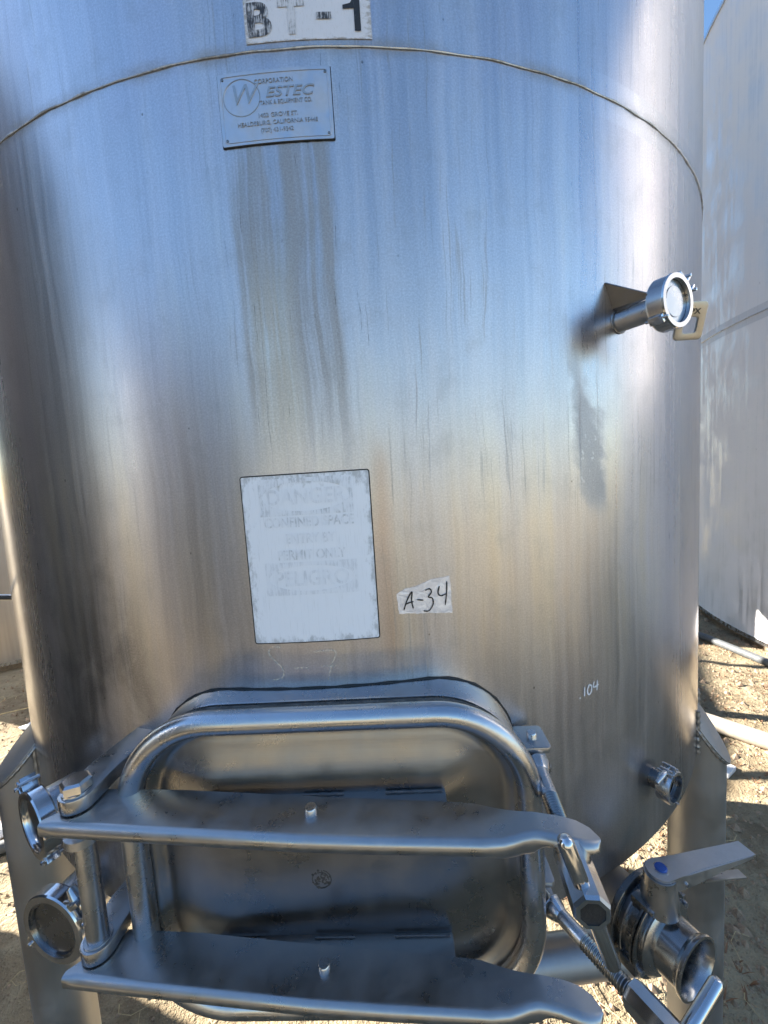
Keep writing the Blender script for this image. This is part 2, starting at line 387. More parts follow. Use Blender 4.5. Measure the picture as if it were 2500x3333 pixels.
def sheet(name, u0, u1, z0, z1, dr, mat, parent=None, nu=24, nz=6, outline=None, th=0.0006, rad_=0.0):
    """thin sheet wrapped on the shell, UV 0..1, rim folded down to the shell"""
    vs = []; fs = []; uv = []
    if outline is None:
        outline = []
        rr = rrect((u1 - u0) / 2, (z1 - z0) / 2, max(rad_, 0.0005), 3); cx, cz = (u0 + u1) / 2, (z0 + z1) / 2
        outline = []
        for i in range(len(rr)):
            a, b = rr[i], rr[(i + 1) % len(rr)]; n = max(1, int(math.hypot(b[0] - a[0], b[1] - a[1]) / 0.008))
            for k in range(n): outline.append((cx + a[0] + (b[0] - a[0]) * k / n, cz + a[1] + (b[1] - a[1]) * k / n))
    bm = bmesh.new(); bv = [bm.verts.new((x, y, 0)) for x, y in outline]; bm.faces.new(bv)
    for k in range(1, 40):
        c = u0 + (u1 - u0) * k / 40
        bmesh.ops.bisect_plane(bm, geom=bm.verts[:] + bm.edges[:] + bm.faces[:], plane_co=(c, 0, 0), plane_no=(1, 0, 0))
    ext = bmesh.ops.extrude_face_region(bm, geom=bm.faces[:])
    for e in ext['geom']:
        if isinstance(e, bmesh.types.BMVert): e.co.z = 1
    bm.verts.index_update()
    for v in bm.verts:
        vs.append(on_shell(v.co.x, v.co.y, dr if v.co.z > .5 else dr - th)); uv.append(((v.co.x - u0) / (u1 - u0), (v.co.y - z0) / (z1 - z0)))
    fs = [tuple(v.index for v in f.verts) for f in bm.faces]; bm.free()
    return mesh_obj(name, vs, fs, mat, parent, smooth=True, angle=30, uvs=uv)
def stroke(mb, pts, w, dr, sub=5, jit=0.0):
    """a pen line on the shell, pts in (u, z)"""
    P = []
    n = len(pts)
    for i in range(n - 1):
        p0 = pts[max(i - 1, 0)]; p1 = pts[i]; p2 = pts[i + 1]; p3 = pts[min(i + 2, n - 1)]
        for k in range(sub):
            t = k / sub
            P.append(tuple(0.5 * (2 * p1[j] + (p2[j] - p0[j]) * t + (2 * p0[j] - 5 * p1[j] + 4 * p2[j] - p3[j]) * t * t + (3 * p1[j] - p0[j] - 3 * p2[j] + p3[j]) * t ** 3) for j in (0, 1)))
    P.append(pts[-1]); vs = []; fs = []
    for i, (x, y) in enumerate(P):
        a = P[max(i - 1, 0)]; b = P[min(i + 1, len(P) - 1)]; dx, dy = b[0] - a[0], b[1] - a[1]; L = math.hypot(dx, dy) or 1
        ww = w * (0.5 if i in (0, len(P) - 1) else 1) * (1 + random.uniform(-jit, jit))
        nx, ny = -dy / L * ww / 2, dx / L * ww / 2
        vs += [on_shell(x + nx, y + ny, dr), on_shell(x - nx, y - ny, dr)]
    for i in range(len(P) - 1): fs.append((2 * i, 2 * i + 1, 2 * i + 3, 2 * i + 2))
    mb.put(vs, fs)

# ------------------------------------------------------------------ ground
def hgt(x, y):
    d = 0.03 * (mnoise.noise(Vector((x * 0.9, y * 0.9, 0.3)))) + 0.016 * mnoise.noise(Vector((x * 3.3, y * 3.3, 2.0))) + 0.010 * mnoise.noise(Vector((x * 9, y * 9, 5.0)))
    return d - 0.02
def make_ground():
    N = 230; x0, x1, y0, y1 = -5.5, 6.0, -4.0, 7.5
    vs = []; fs = []
    for j in range(N + 1):
        for i in range(N + 1):
            x = x0 + (x1 - x0) * i / N; y = y0 + (y1 - y0) * j / N
            e = min(i, j, N - i, N - j) / 12; k = min(1, e)
            vs.append((x, y, hgt(x, y) * k - 0.02 * (1 - k)))
    W = N + 1
    for j in range(N):
        for i in range(N): fs.append((j * W + i, j * W + i + 1, (j + 1) * W + i + 1, (j + 1) * W + i))
    B = 900.0; b = len(vs)
    for x, y in ((-B, -B), (B, -B), (B, B), (-B, B)): vs.append((x, y, -0.02))
    c = [0, N, N * W + N, N * W]
    # border strips, stitched along every border vertex of the fine patch
    for a in range(N):
        fs.append((a + 1, a, b) if a < N // 2 else (a + 1, a, b + 1))
        r = [N + W * a, N + W * (a + 1)]; fs.append((r[1], r[0], b + 1) if a < N // 2 else (r[1], r[0], b + 2))
        t = [N * W + N - a, N * W + N - a - 1]; fs.append((t[1], t[0], b + 2) if a < N // 2 else (t[1], t[0], b + 3))
        l = [W * (N - a), W * (N - a - 1)]; fs.append((l[1], l[0], b + 3) if a < N // 2 else (l[1], l[0], b))
    h = N // 2
    fs += [(h, b, b + 1), (N + W * h, b + 1, b + 2), (N * W + N - h, b + 2, b + 3), (W * (N - h), b + 3, b)]
    o = mesh_obj('ground', vs, fs, M['ground'], smooth=True, angle=180); o['kind'] = 'structure'
make_ground()

# ------------------------------------------------------------------ plain round tanks (neighbours)
def tank_shell(mb_name, c, r, zb, zt, mat, parent, seg=128):
    vs = []; fs = []; uv = []; rows = 24
    for j in range(rows + 1):
        z = zb + (zt - zb) * j / rows
        for k in range(seg + 1):
            a = -math.pi + 2 * math.pi * k / seg
            vs.append((c[0] + r * math.sin(a), c[1] - r * math.cos(a), z)); uv.append((a * r, z))
    W = seg + 1
    for j in range(rows):
        for k in range(seg): fs.append((j * W + k, j * W + k + 1, (j + 1) * W + k + 1, (j + 1) * W + k))
    return mesh_obj(mb_name, vs, fs, mat, parent, smooth=True, angle=180, uvs=uv)

def neighbour(label, c, r, zb, zt, seams, legs, tint=(0.62, 0.61, 0.61), rough=0.34, film=0.16, roof=0.25, dustc=(0.45, 0.415, 0.38)):
    t = thing('storage_tank', label, 'tank', (c[0], c[1], 0), 'neighbouring steel tanks')
    skin = tank_skin('neighbour_skin', seams, tint, rough, film, dustc)
    tank_shell('shell', c, r, zb, zt, skin, t)
    T = Matrix.Translation((c[0], c[1], 0))
    MB().lathe([(r + 0.012, zt - 0.03), (r + 0.012, zt + 0.004), (r * 0.5, zt + roof * 0.7), (0.0, zt + roof)], T, 96).build('roof', M['satin'], t)
    MB().lathe([(r - 0.004, zb + 0.01), (r * 0.6, zb - 0.03), (0.0, zb - 0.05)], T, 96).build('bottom', M['satin'], t)
    for zs in seams:
        MB().tube([(c[0] + (r + 0.001) * math.cos(a), c[1] + (r + 0.001) * math.sin(a), zs) for a in [2 * math.pi * k / 160 for k in range(160)]], 0.006, 8, closed=True).build('weld_seam', M['oldweld'], t)
    if legs:
        for k in range(4):
            a = R_(45 + 90 * k); p = Vector((c[0] + (r - .06) * math.cos(a), c[1] + (r - .06) * math.sin(a), 0))
            MB().lathe([(0.035, -0.06), (0.035, zb + 0.02)], Matrix.Translation(p), 24).build('leg', M['leg'], t)
    else:
        MB().lathe([(r + 0.004, zb - 0.004), (r + 0.004, zb + 0.03), (r - 0.03, zb + 0.03), (r - 0.03, zb - 0.004)], T, 160, closed=True).build('base_ring', M['satin'], t)
        MB().lathe([(r - 0.06, -0.08), (r - 0.06, zb + 0.0)], T, 96).build('plinth', M['clod'], t)
    return t

neighbour('tall wide grey steel tank at the right edge with a weld ring at mid height', (6.4, 1.4), 3.2, 0.03, 5.43, [2.72], False, (0.86, 0.84, 0.84), 0.5, 0.85, dustc=(0.90, 0.86, 0.85))
neighbour('brownish steel tank glimpsed past the left side of the near tank', (-4.2, 3.8), 1.5, 0.06, 3.0, [2.0], False, (0.42, 0.39, 0.37), 0.4, 0.2)
neighbour('unseen steel tank added behind the brownish left tank to darken reflections', (-6.4, 5.4), 1.5, 0.2, 4.5, [2.4], False, (0.5, 0.5, 0.5), 0.36, 0.1)  # added, unseen: darkens what the near shell mirrors at its left edge
neighbour('unseen low steel tank added on the left to shade the ground', (-3.4, -3.7), 1.35, 0.2, 2.7, [1.5], False, (0.30, 0.30, 0.31), 0.5, 0.03)  # added, unseen: casts shade on the ground in front of the near tank
pt = thing('added_dark_tank', 'unseen black plastic tank added left of the near tank as a dark reflection', 'tank', (-3.2, -.5, 0))  # added, unseen: blocks the sun, gives the shell something dark to mirror
bp_ = plain('black_polyethylene', (.022, .022, .024), .45, 6, .3, .1)
prof = [(1.12, -.06)]
for k in range(9): prof += [(1.15, .02 + k * .38), (1.15, .30 + k * .38), (1.125, .33 + k * .38), (1.125, .37 + k * .38)]
MB().lathe(prof, Matrix.Translation((-3.2, -.5, 0)), 72).build('body', bp_, pt)
MB().lathe([(1.125, 3.44), (.8, 3.68), (.3, 3.86), (.3, 3.92), (0, 3.93)], Matrix.Translation((-3.2, -.5, 0)), 72).build('lid', bp_, pt)
neighbour('unseen steel tank on tall legs, added behind the near tank to block sun', (-0.05, 2.22), 1.08, 2.45, 8.8, [3.6], True)  # added, unseen sun blocker: shades the right tank, leaves the ground lit
neighbour('unseen tall steel tank added behind the near tank to shade the right one', (0.0, 5.1), 1.9, 0.22, 7.6, [2.6, 5.0], False)  # added, unseen: keeps the sun off the left face of the right tank

# ------------------------------------------------------------------ the main tank
tank = thing('steel_tank', 'weathered brushed stainless steel tank with manway door, standing on pipe legs in front', 'tank')
Z0, ZT, ZS = 0.987, 4.1, 2.1368
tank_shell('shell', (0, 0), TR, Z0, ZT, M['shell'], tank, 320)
MB().lathe([(TR + .01, ZT - .02), (TR + .01, ZT + .003), (.5, ZT + .14), (0, ZT + .2)], Matrix(), 128).build('roof', M['satin'], tank)
MB().lathe([(TR - .003, Z0 + .012), (TR - .004, Z0 + .0), (TR - .02, Z0 - .004), (.7, Z0 - .02), (0, Z0 - .05)], Matrix(), 160).build('bottom', M['satin'], tank)
pts = []
for k in range(720):
    a = 2 * math.pi * k / 720; w = mnoise.noise(Vector((math.cos(a) * 22, math.sin(a) * 22, 0)))
    pts.append((math.sin(a) * (TR + .0003), -math.cos(a) * (TR + .0003), ZS + 0.0016 * w))
MB().tube(pts, 0.0014, 8, closed=True, rf=lambda i, n: 1 + .7 * mnoise.noise(Vector((i * .35, 0, 3)))).build('weld_seam', M['oldweld'], tank)

def bead(pts, r, name='weld_bead', parent=None, mat='weld', step=0.004):
    P = []; pts = [Vector(p) for p in pts]
    for a, b in zip(pts, pts[1:]):
        n = max(1, int((b - a).length / step))
        for k in range(n): P.append(a + (b - a) * k / n)
    P.append(pts[-1])
    return MB().tube(P, r, 8, rf=lambda i, n: 1 + .3 * math.sin(i * 1.9) + .25 * mnoise.noise(Vector((i * .7, 1, 3)))).build(name, M[mat], parent)

# legs: pipes coped into the shell, each with a slanting cap
def leg(phi, rr, zin, k, lr=0.055):
    c = rad(phi) * rr; out = rad(phi); tan = Vector((math.cos(R_(phi)), math.sin(R_(phi)), 0))
    seg = 40; vs = []; fs = []; rim = []
    for i in range(seg):
        a = 2 * math.pi * i / seg; o = lr * math.cos(a); s = lr * math.sin(a)
        p = c + out * o + tan * s
        zt = zin - k * (o + lr)
        vs += [(p.x, p.y, -0.06), (p.x, p.y, zt)]; rim.append(Vector((p.x, p.y, zt)))
    for i in range(seg):
        j = (i + 1) % seg; fs.append((2 * i, 2 * j, 2 * j + 1, 2 * i + 1))
    l = mesh_obj('leg', vs, fs, M['leg'], tank)
    nrm = (out * k + Vector((0, 0, 1))).normalized(); mid = sum(rim, Vector()) / seg
    cap = [mid + (p - mid) * 1.04 + nrm * .001 for p in rim] + [mid + (p - mid) * 1.04 + nrm * .006 for p in rim]
    cf = [tuple(range(seg)), tuple(range(seg, 2 * seg))] + [(i, (i + 1) % seg, seg + (i + 1) % seg, seg + i) for i in range(seg)]
    mesh_obj('leg_cap', cap, cf, M['leg'], l, bevel=0.0015)
    bead([mid + (p - mid) * 1.03 for p in rim + rim[:1]], 0.0032, parent=l)
    # run of weld down the joint between leg and shell, camera side
    for sgn in (-1, 1):
        q = []
        for i in range(24):
            z = Z0 + .005 + (zin - .05 - Z0) * i / 23
            dphi = math.degrees(math.asin(min(.99, lr / TR))) * .98
            q.append(cyl(phi + sgn * dphi, z, .002))
        bead(q, 0.0042, parent=l)
    MB().lathe([(0.0, -0.012), (0.10, -0.012), (0.10, 0.004), (0.0, 0.004)], Matrix.Translation((c.x, c.y, .0)), 32).build('foot_plate', M['leg'], l)
    return l
leg(50, 0.948, 1.135, 1.55); leg(-50.5, 0.962, 1.185, 1.05); leg(133, .95, 1.12, 1.4); leg(-133, .95, 1.12, 1.4)
b = MB().tube([(0.02, -.60, .46), (0.30, -.605, .465), (0.71, -.61, .475)], 0.046, 28, caps=True).build('brace', M['leg'], tank)
MB().tube([(0.02, -.60, .43), (0.02, -.60, .97)], 0.046, 24).build('brace', M['leg'], tank)
MB().tube([cyl(-62, 1.40, -.02), cyl(-62, 1.40) + Vector((-.4, .12, -.0))], 0.0075, 12).build('side_rod', M['polish'], tank)

# ------------------------------------------------------------------ manway
PH = -5.0; tn = Vector((math.cos(R_(PH)), math.sin(R_(PH)), 0)); nn = rad(PH); kz = Vector((0, 0, 1))
def Mw(s, n, z): return tn * s + nn * n + kz * z
SC, ZC, HW, HH = 0.018, 1.1745, 0.243, 0.191      # ring centre line
def ring(off, n, r0=.108, seg=14):
    return [Mw(SC + x, n, ZC + y) for x, y in dense_n(rrect(HW + off, HH + off, max(.004, r0 + off), seg), 14)]
def dense(pl, step=.02):
    out = []
    for i in range(len(pl)):
        a, b = pl[i], pl[(i + 1) % len(pl)]; out.append(a)
        n = int(math.hypot(b[0] - a[0], b[1] - a[1]) / step)
        for k in range(1, n + 1): out.append((a[0] + (b[0] - a[0]) * k / (n + 1), a[1] + (b[1] - a[1]) * k / (n + 1)))
    return out
def dense_n(pl, counts):
    out = []
    for i in range(len(pl)):
        a, b = pl[i], pl[(i + 1) % len(pl)]; out.append(a)
        n = counts if (i + 1) % 15 == 0 else 0
        for k in range(1, n + 1): out.append((a[0] + (b[0] - a[0]) * k / (n + 1), a[1] + (b[1] - a[1]) * k / (n + 1)))
    return out
def skin(rings, close_last=False, close_first=False):
    mb = MB(); n = len(rings[0]); vs = [p for r in rings for p in r]; fs = []
    for i in range(len(rings) - 1):
        for k in range(n): fs.append((i * n + k, i * n + (k + 1) % n, (i + 1) * n + (k + 1) % n, (i + 1) * n + k))
    if close_last: fs.append(tuple((len(rings) - 1) * n + k for k in range(n)))
    return mb.put(vs, fs)
def shellring(off, dr):     # the ring outline dropped back on the shell
    out = []
    for x, y in dense_n(rrect(HW + off, HH + off, .108 + off, 14), 14):
        s = SC + x; d = math.sqrt(max(0, (TR + dr) ** 2 - s * s)); out.append(Mw(s, d, ZC + y))
    return out
neck = skin([shellring(.0075, -.012), ring(.0075, .9745), ring(.006, .9775), ring(-.004, .9785), ring(-.006, .96)]).build('manway_neck', M['satin'], tank)
mb = MB(); bp = shellring(.008, .0005); mb.tube(bp, 0.0018, 8, closed=True, rf=lambda i, n: 1 + .35 * math.sin(i * 2.3)); mb.build('weld_bead', M['black'], neck)
skin([ring(.003, .979), ring(.0055, .981), ring(.005, .9875), ring(.003, .9895), ring(-.008, .9895)]).build('gasket', M['gasket'], neck)
door = skin([ring(.004, .9905), ring(.006, .992), ring(.004, .9945), ring(-.012, .9955), ring(-.017, .9925), ring(-.022, .9885), ring(-.028, .9875), ring(-.033, .9895), ring(-.040, .9905), ring(-.052, .994), ring(-.075, .9995), ring(-.10, 1.0035), ring(-.13, 1.0062), ring(-.155, 1.0073), ring(-.175, 1.0078)], True).build('manway_door', M['door'], tank, angle=60)
MB().tube(ring(.0, 1.0065), 0.0142, 20, closed=True, up0=nn).build('door_rim_tube', M['satin'], door)
mbs = MB(); random.seed(4)
for k in range(46):
    a = random.uniform(0, 6.28); q = random.uniform(.0015, .0125); rr_ = random.uniform(.0008, .0022)
    mbs.lathe([(rr_, 0), (rr_ * .8, .0006), (0, .0008)], frame(Mw(.004 + q * math.cos(a), 1.0076, 1.158 + q * math.sin(a)), nn), 6)
for k in range(5):
    a0 = random.uniform(0, 6.28); q = random.uniform(.007, .013); L_ = random.uniform(.8, 2.2)
    mbs.tube([Mw(.004 + q * math.cos(a0 + L_ * i / 6), 1.0078, 1.158 + q * math.sin(a0 + L_ * i / 6)) for i in range(7)], .0007, 5)
mbs.build('spot_weld', plain('burnt_weld', (.10, .095, .09), .5, 200, .5, .4, metallic=.6), door)
for zb, zt in ((1.247, 1.268), (1.055, 1.076)):
    o = MB().box((0, 0, 0), (.148, .0105, .0185), Matrix(((tn.x, kz.x, nn.x, 0), (tn.y, kz.y, nn.y, 0), (tn.z, kz.z, nn.z, 0), (0, 0, 0, 1))).__matmul__(Matrix.Translation((.014, (zb + zt) / 2, 1.0195)))).build('arm_block', M['arm'], door, bevel=.003)
    for s0, s1 in ((-.125, -.072), (-.01, .04), (.09, .158)):
        bead([Mw(s0, 1.0068, zt + .001), Mw(s1, 1.0068, zt + .0005)], .0013, parent=door)

# clamp arms: bent channels, rolled front edge, forked right end
def lerp(tab, x):
    for (a, p), (b, q) in zip(tab, tab[1:]):
        if x <= b: return p + (q - p) * max(0, (x - a)) / (b - a)
    return tab[-1][1]
FR = [(-.295, 1.0575), (-.2, 1.0665), (.026, 1.087), (.19, 1.0955), (.212, 1.094), (.236, 1.0885), (.26, 1.092), (.285, 1.099), (.299, 1.097), (.304, 1.09)]
BK = [(-.295, 1.050), (-.25, 1.006), (-.15, 1.012), (.015, 1.029), (.17, 1.043), (.19, 1.046), (.238, 1.06), (.27, 1.064), (.29, 1.069), (.299, 1.076), (.304, 1.086)]
WB = [(-.295, .0185), (.19, .0185), (.215, .0235), (.24, .025), (.25, .014), (.304, .011)]
LIFT = [(-.295, 0), (.185, 0), (.215, -.001), (.245, .002), (.28, -.001), (.304, -.005)]
def clamp_arm(ztop):
    st = [-.295, -.28, -.265, -.25, -.2, -.15, -.08, 0, .08, .15, .18, .19, .2, .21, .22, .23, .24, .246, .252, .26, .27, .28, .288, .294, .299, .302, .304]
    th = .0042; vs = []; fs = []; L = None
    for s in st:
        f = lerp(FR, s); bk = lerp(BK, s); h = lerp(WB, s); z = ztop + lerp(LIFT, s); r = min(.0085, (f - bk) * .45)
        outer = [(bk, z)]
        for k in range(7): a = R_(90 - 15 * k); outer.append((f - r + r * math.cos(a), z - r + r * math.sin(a)))
        zb = z - h; r2 = min(.0105, h * .44)
        if h > .016:
            for k in range(5): a = R_(-22.5 * k); outer.append((f - r2 + r2 * math.cos(a), zb + r2 + r2 * math.sin(a)))
            outer.append((max(bk + .001, f - .014), zb))
        else:
            for k in range(5): outer.append((f - .0005 * k, z - r - (h - r) * (k + 1) / 6))
            outer.append((f - .003, zb))
        inner = []
        for i, p in enumerate(outer):
            a = outer[max(i - 1, 0)]; b_ = outer[min(i + 1, len(outer) - 1)]; dx, dz = b_[0] - a[0], b_[1] - a[1]; l = math.hypot(dx, dz) or 1
            inner.append((p[0] + dz / l * th, p[1] - dx / l * th))
        prof = outer + inner[::-1]; L = len(prof)
        vs += [Mw(s, p, q) for p, q in prof]
    for i in range(len(st) - 1):
        for k in range(L): fs.append((i * L + k, i * L + (k + 1) % L, (i + 1) * L + (k + 1) % L, (i + 1) * L + k))
    fs.append(tuple(range(L))); fs.append(tuple((len(st) - 1) * L + k for k in range(L)))
    o = mesh_obj('clamp_arm', vs, fs, M['arm'], tank, angle=50)
    MB().lathe([(.0072, 0), (.0072, .0065), (.0062, .008), (0, .008)], frame(Mw(.011, 1.052, ztop), kz), 20).build('pivot_pin', M['satin'], o)
    return o
ZA, ZB_ = 1.285, 1.093
clamp_arm(ZA); clamp_arm(ZB_)

# hinge: two lugs on the neck, one long rod with a hex head
HS, HN = -.268, 1.030
def lug(z):
    w = .019; poly = []
    for k in range(13):
        a = R_(90 + 180 * (k / 12) - 180); poly.append((HS + w * math.sin(R_(-90 + 15 * k)), HN + w * math.cos(R_(-90 + 15 * k))))
    poly += [(HS + w + .001, .99), (HS + w + .012, .90), (HS - w + .016, .895), (HS - w, .98)]
    mat = Matrix(((tn.x, nn.x, 0, 0), (tn.y, nn.y, 0, 0), (0, 0, 1, 0), (0, 0, 0, 1)))
    return MB().prism(poly, mat, z, z + .017).build('hinge_lug', M['arm'], tank, bevel=.002)
for z in (ZA + .0015, ZB_ + .0015): lug(z)
rod = MB().lathe([(.0118, ZB_ - .04), (.0118, ZA + .022)], Matrix.Translation(Mw(HS, HN, 0)), 28).build('hinge_rod', M['satin'], tank)
MB().lathe([(.0155, ZA + .0187), (.0155, ZA + .0215)], Matrix.Translation(Mw(HS, HN, 0)), 28).build('washer', M['polish'], rod)
MB().lathe([(.0165, ZA + .0218), (.0165, ZA + .031), (.0135, ZA + .0335), (.0, ZA + .0338)], Matrix.Translation(Mw(HS, HN, 0)), 6, ph=.3).build('hex_head', M['polish'], rod, angle=20)
for z0, z1, r in ((ZA - .042, ZA - .032, .019), (ZB_ + .0188, ZB_ + .021, .0155)):
    MB().lathe([(r, z0), (r, z1)], Matrix.Translation(Mw(HS, HN, 0)), 28).build('washer', M['satin'], rod)

# swing bolts on the right, each with its clevis
def clevis(z):
    poly = rrect(.021, .024, .006, 4)
    mat = Matrix(((tn.x, nn.x, 0, 0), (tn.y, nn.y, 0, 0), (0, 0, 1, 0), (0, 0, 0, 1))) @ Matrix.Translation((.283, .938, 0))
    o = MB().prism(poly, mat, z + .010, z + .018).prism(poly, mat, z - .018, z - .010).build('clevis', M['arm'], tank, bevel=.0018)
    MB().lathe([(.0066, z - .024), (.0066, z + .0245), (.0055, z + .026), (0, z + .026)], Matrix.Translation(Mw(.285, .940, 0)), 20).build('clevis_pin', M['satin'], o)
def swing_bolt(z, a, b, t_th, t_nut, t_end, barang, barL0, barL1, bart, tilt=0):
    A = Mw(a[0], a[1], z); B = Mw(b[0], b[1], z + tilt); d = (B - A).normalized(); Lg = (B - A).length
    fr = frame(A, d)
    ro = MB().lathe([(.0090, 0), (.0090, t_th), (.0082, t_th + .002), (.0082, t_nut)], fr, 24).build('swing_bolt', M['satin'], tank)
    MB().lathe([(.0088, -.010), (.0088, .010)], frame(A - kz * 0, kz), 20).build('eye', M['satin'], ro)
    MB().lathe([(.0085, .024), (.0145, .031), (.0145, .034), (.0092, .046)], fr, 28).build('collar', M['polish'], ro)
    prof = []; h = t_th
    while h < t_nut: prof += [(.0078, h), (.0098, h + .0018)]; h += .0036
    prof.append((.008, h)); MB().lathe(prof, fr, 24).build('thread', M['dark'], ro, angle=20)
    nr = .0165
    nut = MB().lathe([(nr * .92, t_nut - .002), (nr, t_nut + .002), (nr, t_end - .003), (nr * .9, t_end), (.0112, t_end), (.0112, t_nut)], fr, 8, ph=R_(22.5), closed=True).build('handle_nut', M['polish'], ro, angle=20)
    MB().lathe([(.0109, t_end - .0012), (.0100, t_end - .004), (.0100, t_end - .012), (0, t_end - .0125)], fr, 24).build('thread_bore', M['black'], ro)
    h_ = d.cross(kz).normalized(); v_ = h_.cross(d); bd = v_ * math.cos(R_(barang)) + h_ * math.sin(R_(barang))
    c = A + d * bart; bp = [c - bd * barL1, c + bd * barL0]
    rr = .0072; q = [(0, -barL1), (rr * .6, -barL1 + .001), (rr, -barL1 + .005), (rr, barL0 - .006), (rr * .8, barL0 - .002), (rr * .4, barL0), (0, barL0 + .0003)]
    MB().lathe(q, frame(c, bd, d), 20).build('handle_bar', M['polish'], ro)
clevis(1.268); clevis(1.078)
swing_bolt(1.268, (.286, .936), (.270, 1.147), .085, .150, .212, 18, .060, .072, .197)
swing_bolt(1.0715, (.280, .943), (.3605, 1.086), .078, .138, .203, -74, .078, .012, .184)

# ------------------------------------------------------------------ nozzles with clamps
def clamp_ring(fr, r, depth, t0, parent, ang, nut_len=.03, matk='polish', open_=True, boltlen=.03):
    """two half rings of a hygienic clamp: wedge section, hinge on one side, swing bolt on the other"""
    w = depth / 2
    MB().lathe([(r * .80, t0 - w), (r * .97, t0 - w), (r, t0 - w * .8), (r, t0 + w * .8), (r * .97, t0 + w), (r * .80, t0 + w)], fr, 44, closed=True).build('clamp', M[matk], parent, angle=25)
    def P(a, rr, h): return fr @ Vector((rr * math.cos(R_(a)), rr * math.sin(R_(a)), h))
    ax = (fr.to_3x3() @ Vector((0, 0, 1)))
    o = (P(ang, 1, 0) - P(ang, 0, 0)).normalized(); tg = ax.cross(o)
    # ears either side of the gap, bolt between them, tall wing nut
    for sg in (-1, 1):
        e = P(ang, r * 1.13, t0) + tg * sg * r * .20
        MB().box((0, 0, 0), (r * .21, depth * .46, r * .065), frame(e, tg, o)).build('clamp_ear', M[matk], parent, bevel=r * .03)
    c = P(ang, r * 1.16, t0)
    MB().tube([c - tg * r * .34, c + tg * (r * .3 + nut_len)], r * .075, 12).build('clamp_bolt', M[matk], parent)
    MB().lathe([(r * .14, 0), (r * .17, nut_len * .1), (r * .15, nut_len * .5), (r * .11, nut_len)], frame(c + tg * r * .28, tg), 14).build('wing_nut', M[matk], parent)
    for sg in (-1, 1):
        MB().lathe([(0, -depth * .62), (r * .06, -depth * .6), (r * .06, depth * .6), (0, depth * .62)], frame(c + tg * sg * r * .30, ax), 10).build('pin', M[matk], parent)
    hc = P(ang + 180, r * 1.04, t0)
    MB().box((0, 0, 0), (r * .12, r * .16, depth * .4), frame(hc, ax, o)).build('clamp_hinge', M[matk], parent, bevel=r * .03)
    MB().lathe([(0, -depth * .65), (r * .055, -depth * .63), (r * .055, depth * .63), (0, depth * .65)], frame(hc, ax), 10).build('pin', M[matk], parent)

def nozzle(phi, z, pr, L, base_in=.03, az=None, matk='satin', bore=True, fl=None):
    d = rad(phi if az is None else az); P0 = cyl(phi, z) - d * base_in
    fr = frame(P0, d); t = base_in + L; fl = fl or pr * 1.3
    prof = [(pr, 0), (pr, t - .008), (fl, t - .004), (fl, t)]
    if bore: prof += [(pr * .9, t), (pr * .9, t - .05), (0, t - .051)]
    o = MB().lathe(prof, fr, 44).build('nozzle', M[matk], tank)
    return o, fr, t
# upper right sample port with gusset, blank cap and clamp
o, fr, t = nozzle(24.0, 1.845, .0150, .066, bore=False)
clamp_ring(fr, .0345, .022, t + .003, o, -50, nut_len=.010)
MB().lathe([(.027, t + .0005), (.027, t + .0085), (.0195, t + .0085), (.019, t + .0095), (0, t + .0097)], fr, 40).build('blank_cap', M['satin'], o)
d = rad(24.0); P0 = cyl(24.0, 1.845); tg = Vector((math.cos(R_(24)), math.sin(R_(24)), 0))
g1 = cyl(22.2, 1.896, -.001); g2 = P0 + d * .052 + kz * .017 - tg * .002; g3 = P0 + d * .006 + kz * .012 - tg * .006; g4 = cyl(23.2, 1.862, -.002)
n_ = (g2 - g1).cross(g3 - g1).normalized() * .0016
MB().put([p + n_ for p in (g1, g2, g3, g4)] + [p - n_ for p in (g1, g2, g3, g4)], [(0, 1, 2, 3), (7, 6, 5, 4), (0, 4, 5, 1), (1, 5, 6, 2), (2, 6, 7, 3), (3, 7, 4, 0)]).build('gusset', steel('gusset_steel', .2, .32, .04, 40), o)
bead([cyl(24 + 1.0 * math.cos(R_(k * 15)), 1.845 + .0158 * math.sin(R_(k * 15)), .0005) for k in range(25)], .0018, parent=o)
# stamped lever of that clamp
lv = frame(P0 + d * .070 + tg * .046 - kz * .018, (d * .72 - kz * .25 - tg * .35), (0, 0, 1))
outer = rrect(.024, .019, .006, 4); inner = rrect(.010, .0095, .003, 4)
mb = MB(); N_ = len(outer)
for h in (-.0022, .0022):
    mb.v += [lv @ Vector((x, y, h)) for x, y in outer] + [lv @ Vector((x - .005, y, h)) for x, y in inner]
for k in range(N_):
    k2 = (k + 1) % N_
    mb.f += [(k, k2, N_ + k2, N_ + k), (2 * N_ + k2, 2 * N_ + k, 3 * N_ + k, 3 * N_ + k2), (k2, k, 2 * N_ + k, 2 * N_ + k2), (N_ + k, N_ + k2, 3 * N_ + k2, 3 * N_ + k)]
lever = mb.build('clamp_lever', steel('lever_steel', .36, .3, .05, 40, tint=(1.02, 1, .97)), o, bevel=.0008)
vs, fs = text2d('SPX', .0125, offset=.0002)
mesh_obj('lettering', [lv @ Vector((.0085 + y * .8, -x * .95, .0026)) for x, y, h in vs], fs, M['black'], o, smooth=False)

# lower right small port
o, fr, t = nozzle(29.2, 1.100, .0165, .026, bore=True, fl=.021, matk='dark')
clamp_ring(fr, .0275, .020, t, o, 10, nut_len=.030, matk='satin')
# upper left wide port, open
o, fr, t = nozzle(-31.6, 1.150, .041, .062, bore=True, fl=.048, az=-36)
clamp_ring(fr, .052, .022, t - .006, o, 35, nut_len=.02)
MB().lathe([(.0472, t + .0005), (.0472, t + .004), (.039, t + .004), (.037, t + .001), (.037, t - .02)], fr, 48).build('ferrule_lip', M['polish'], o)
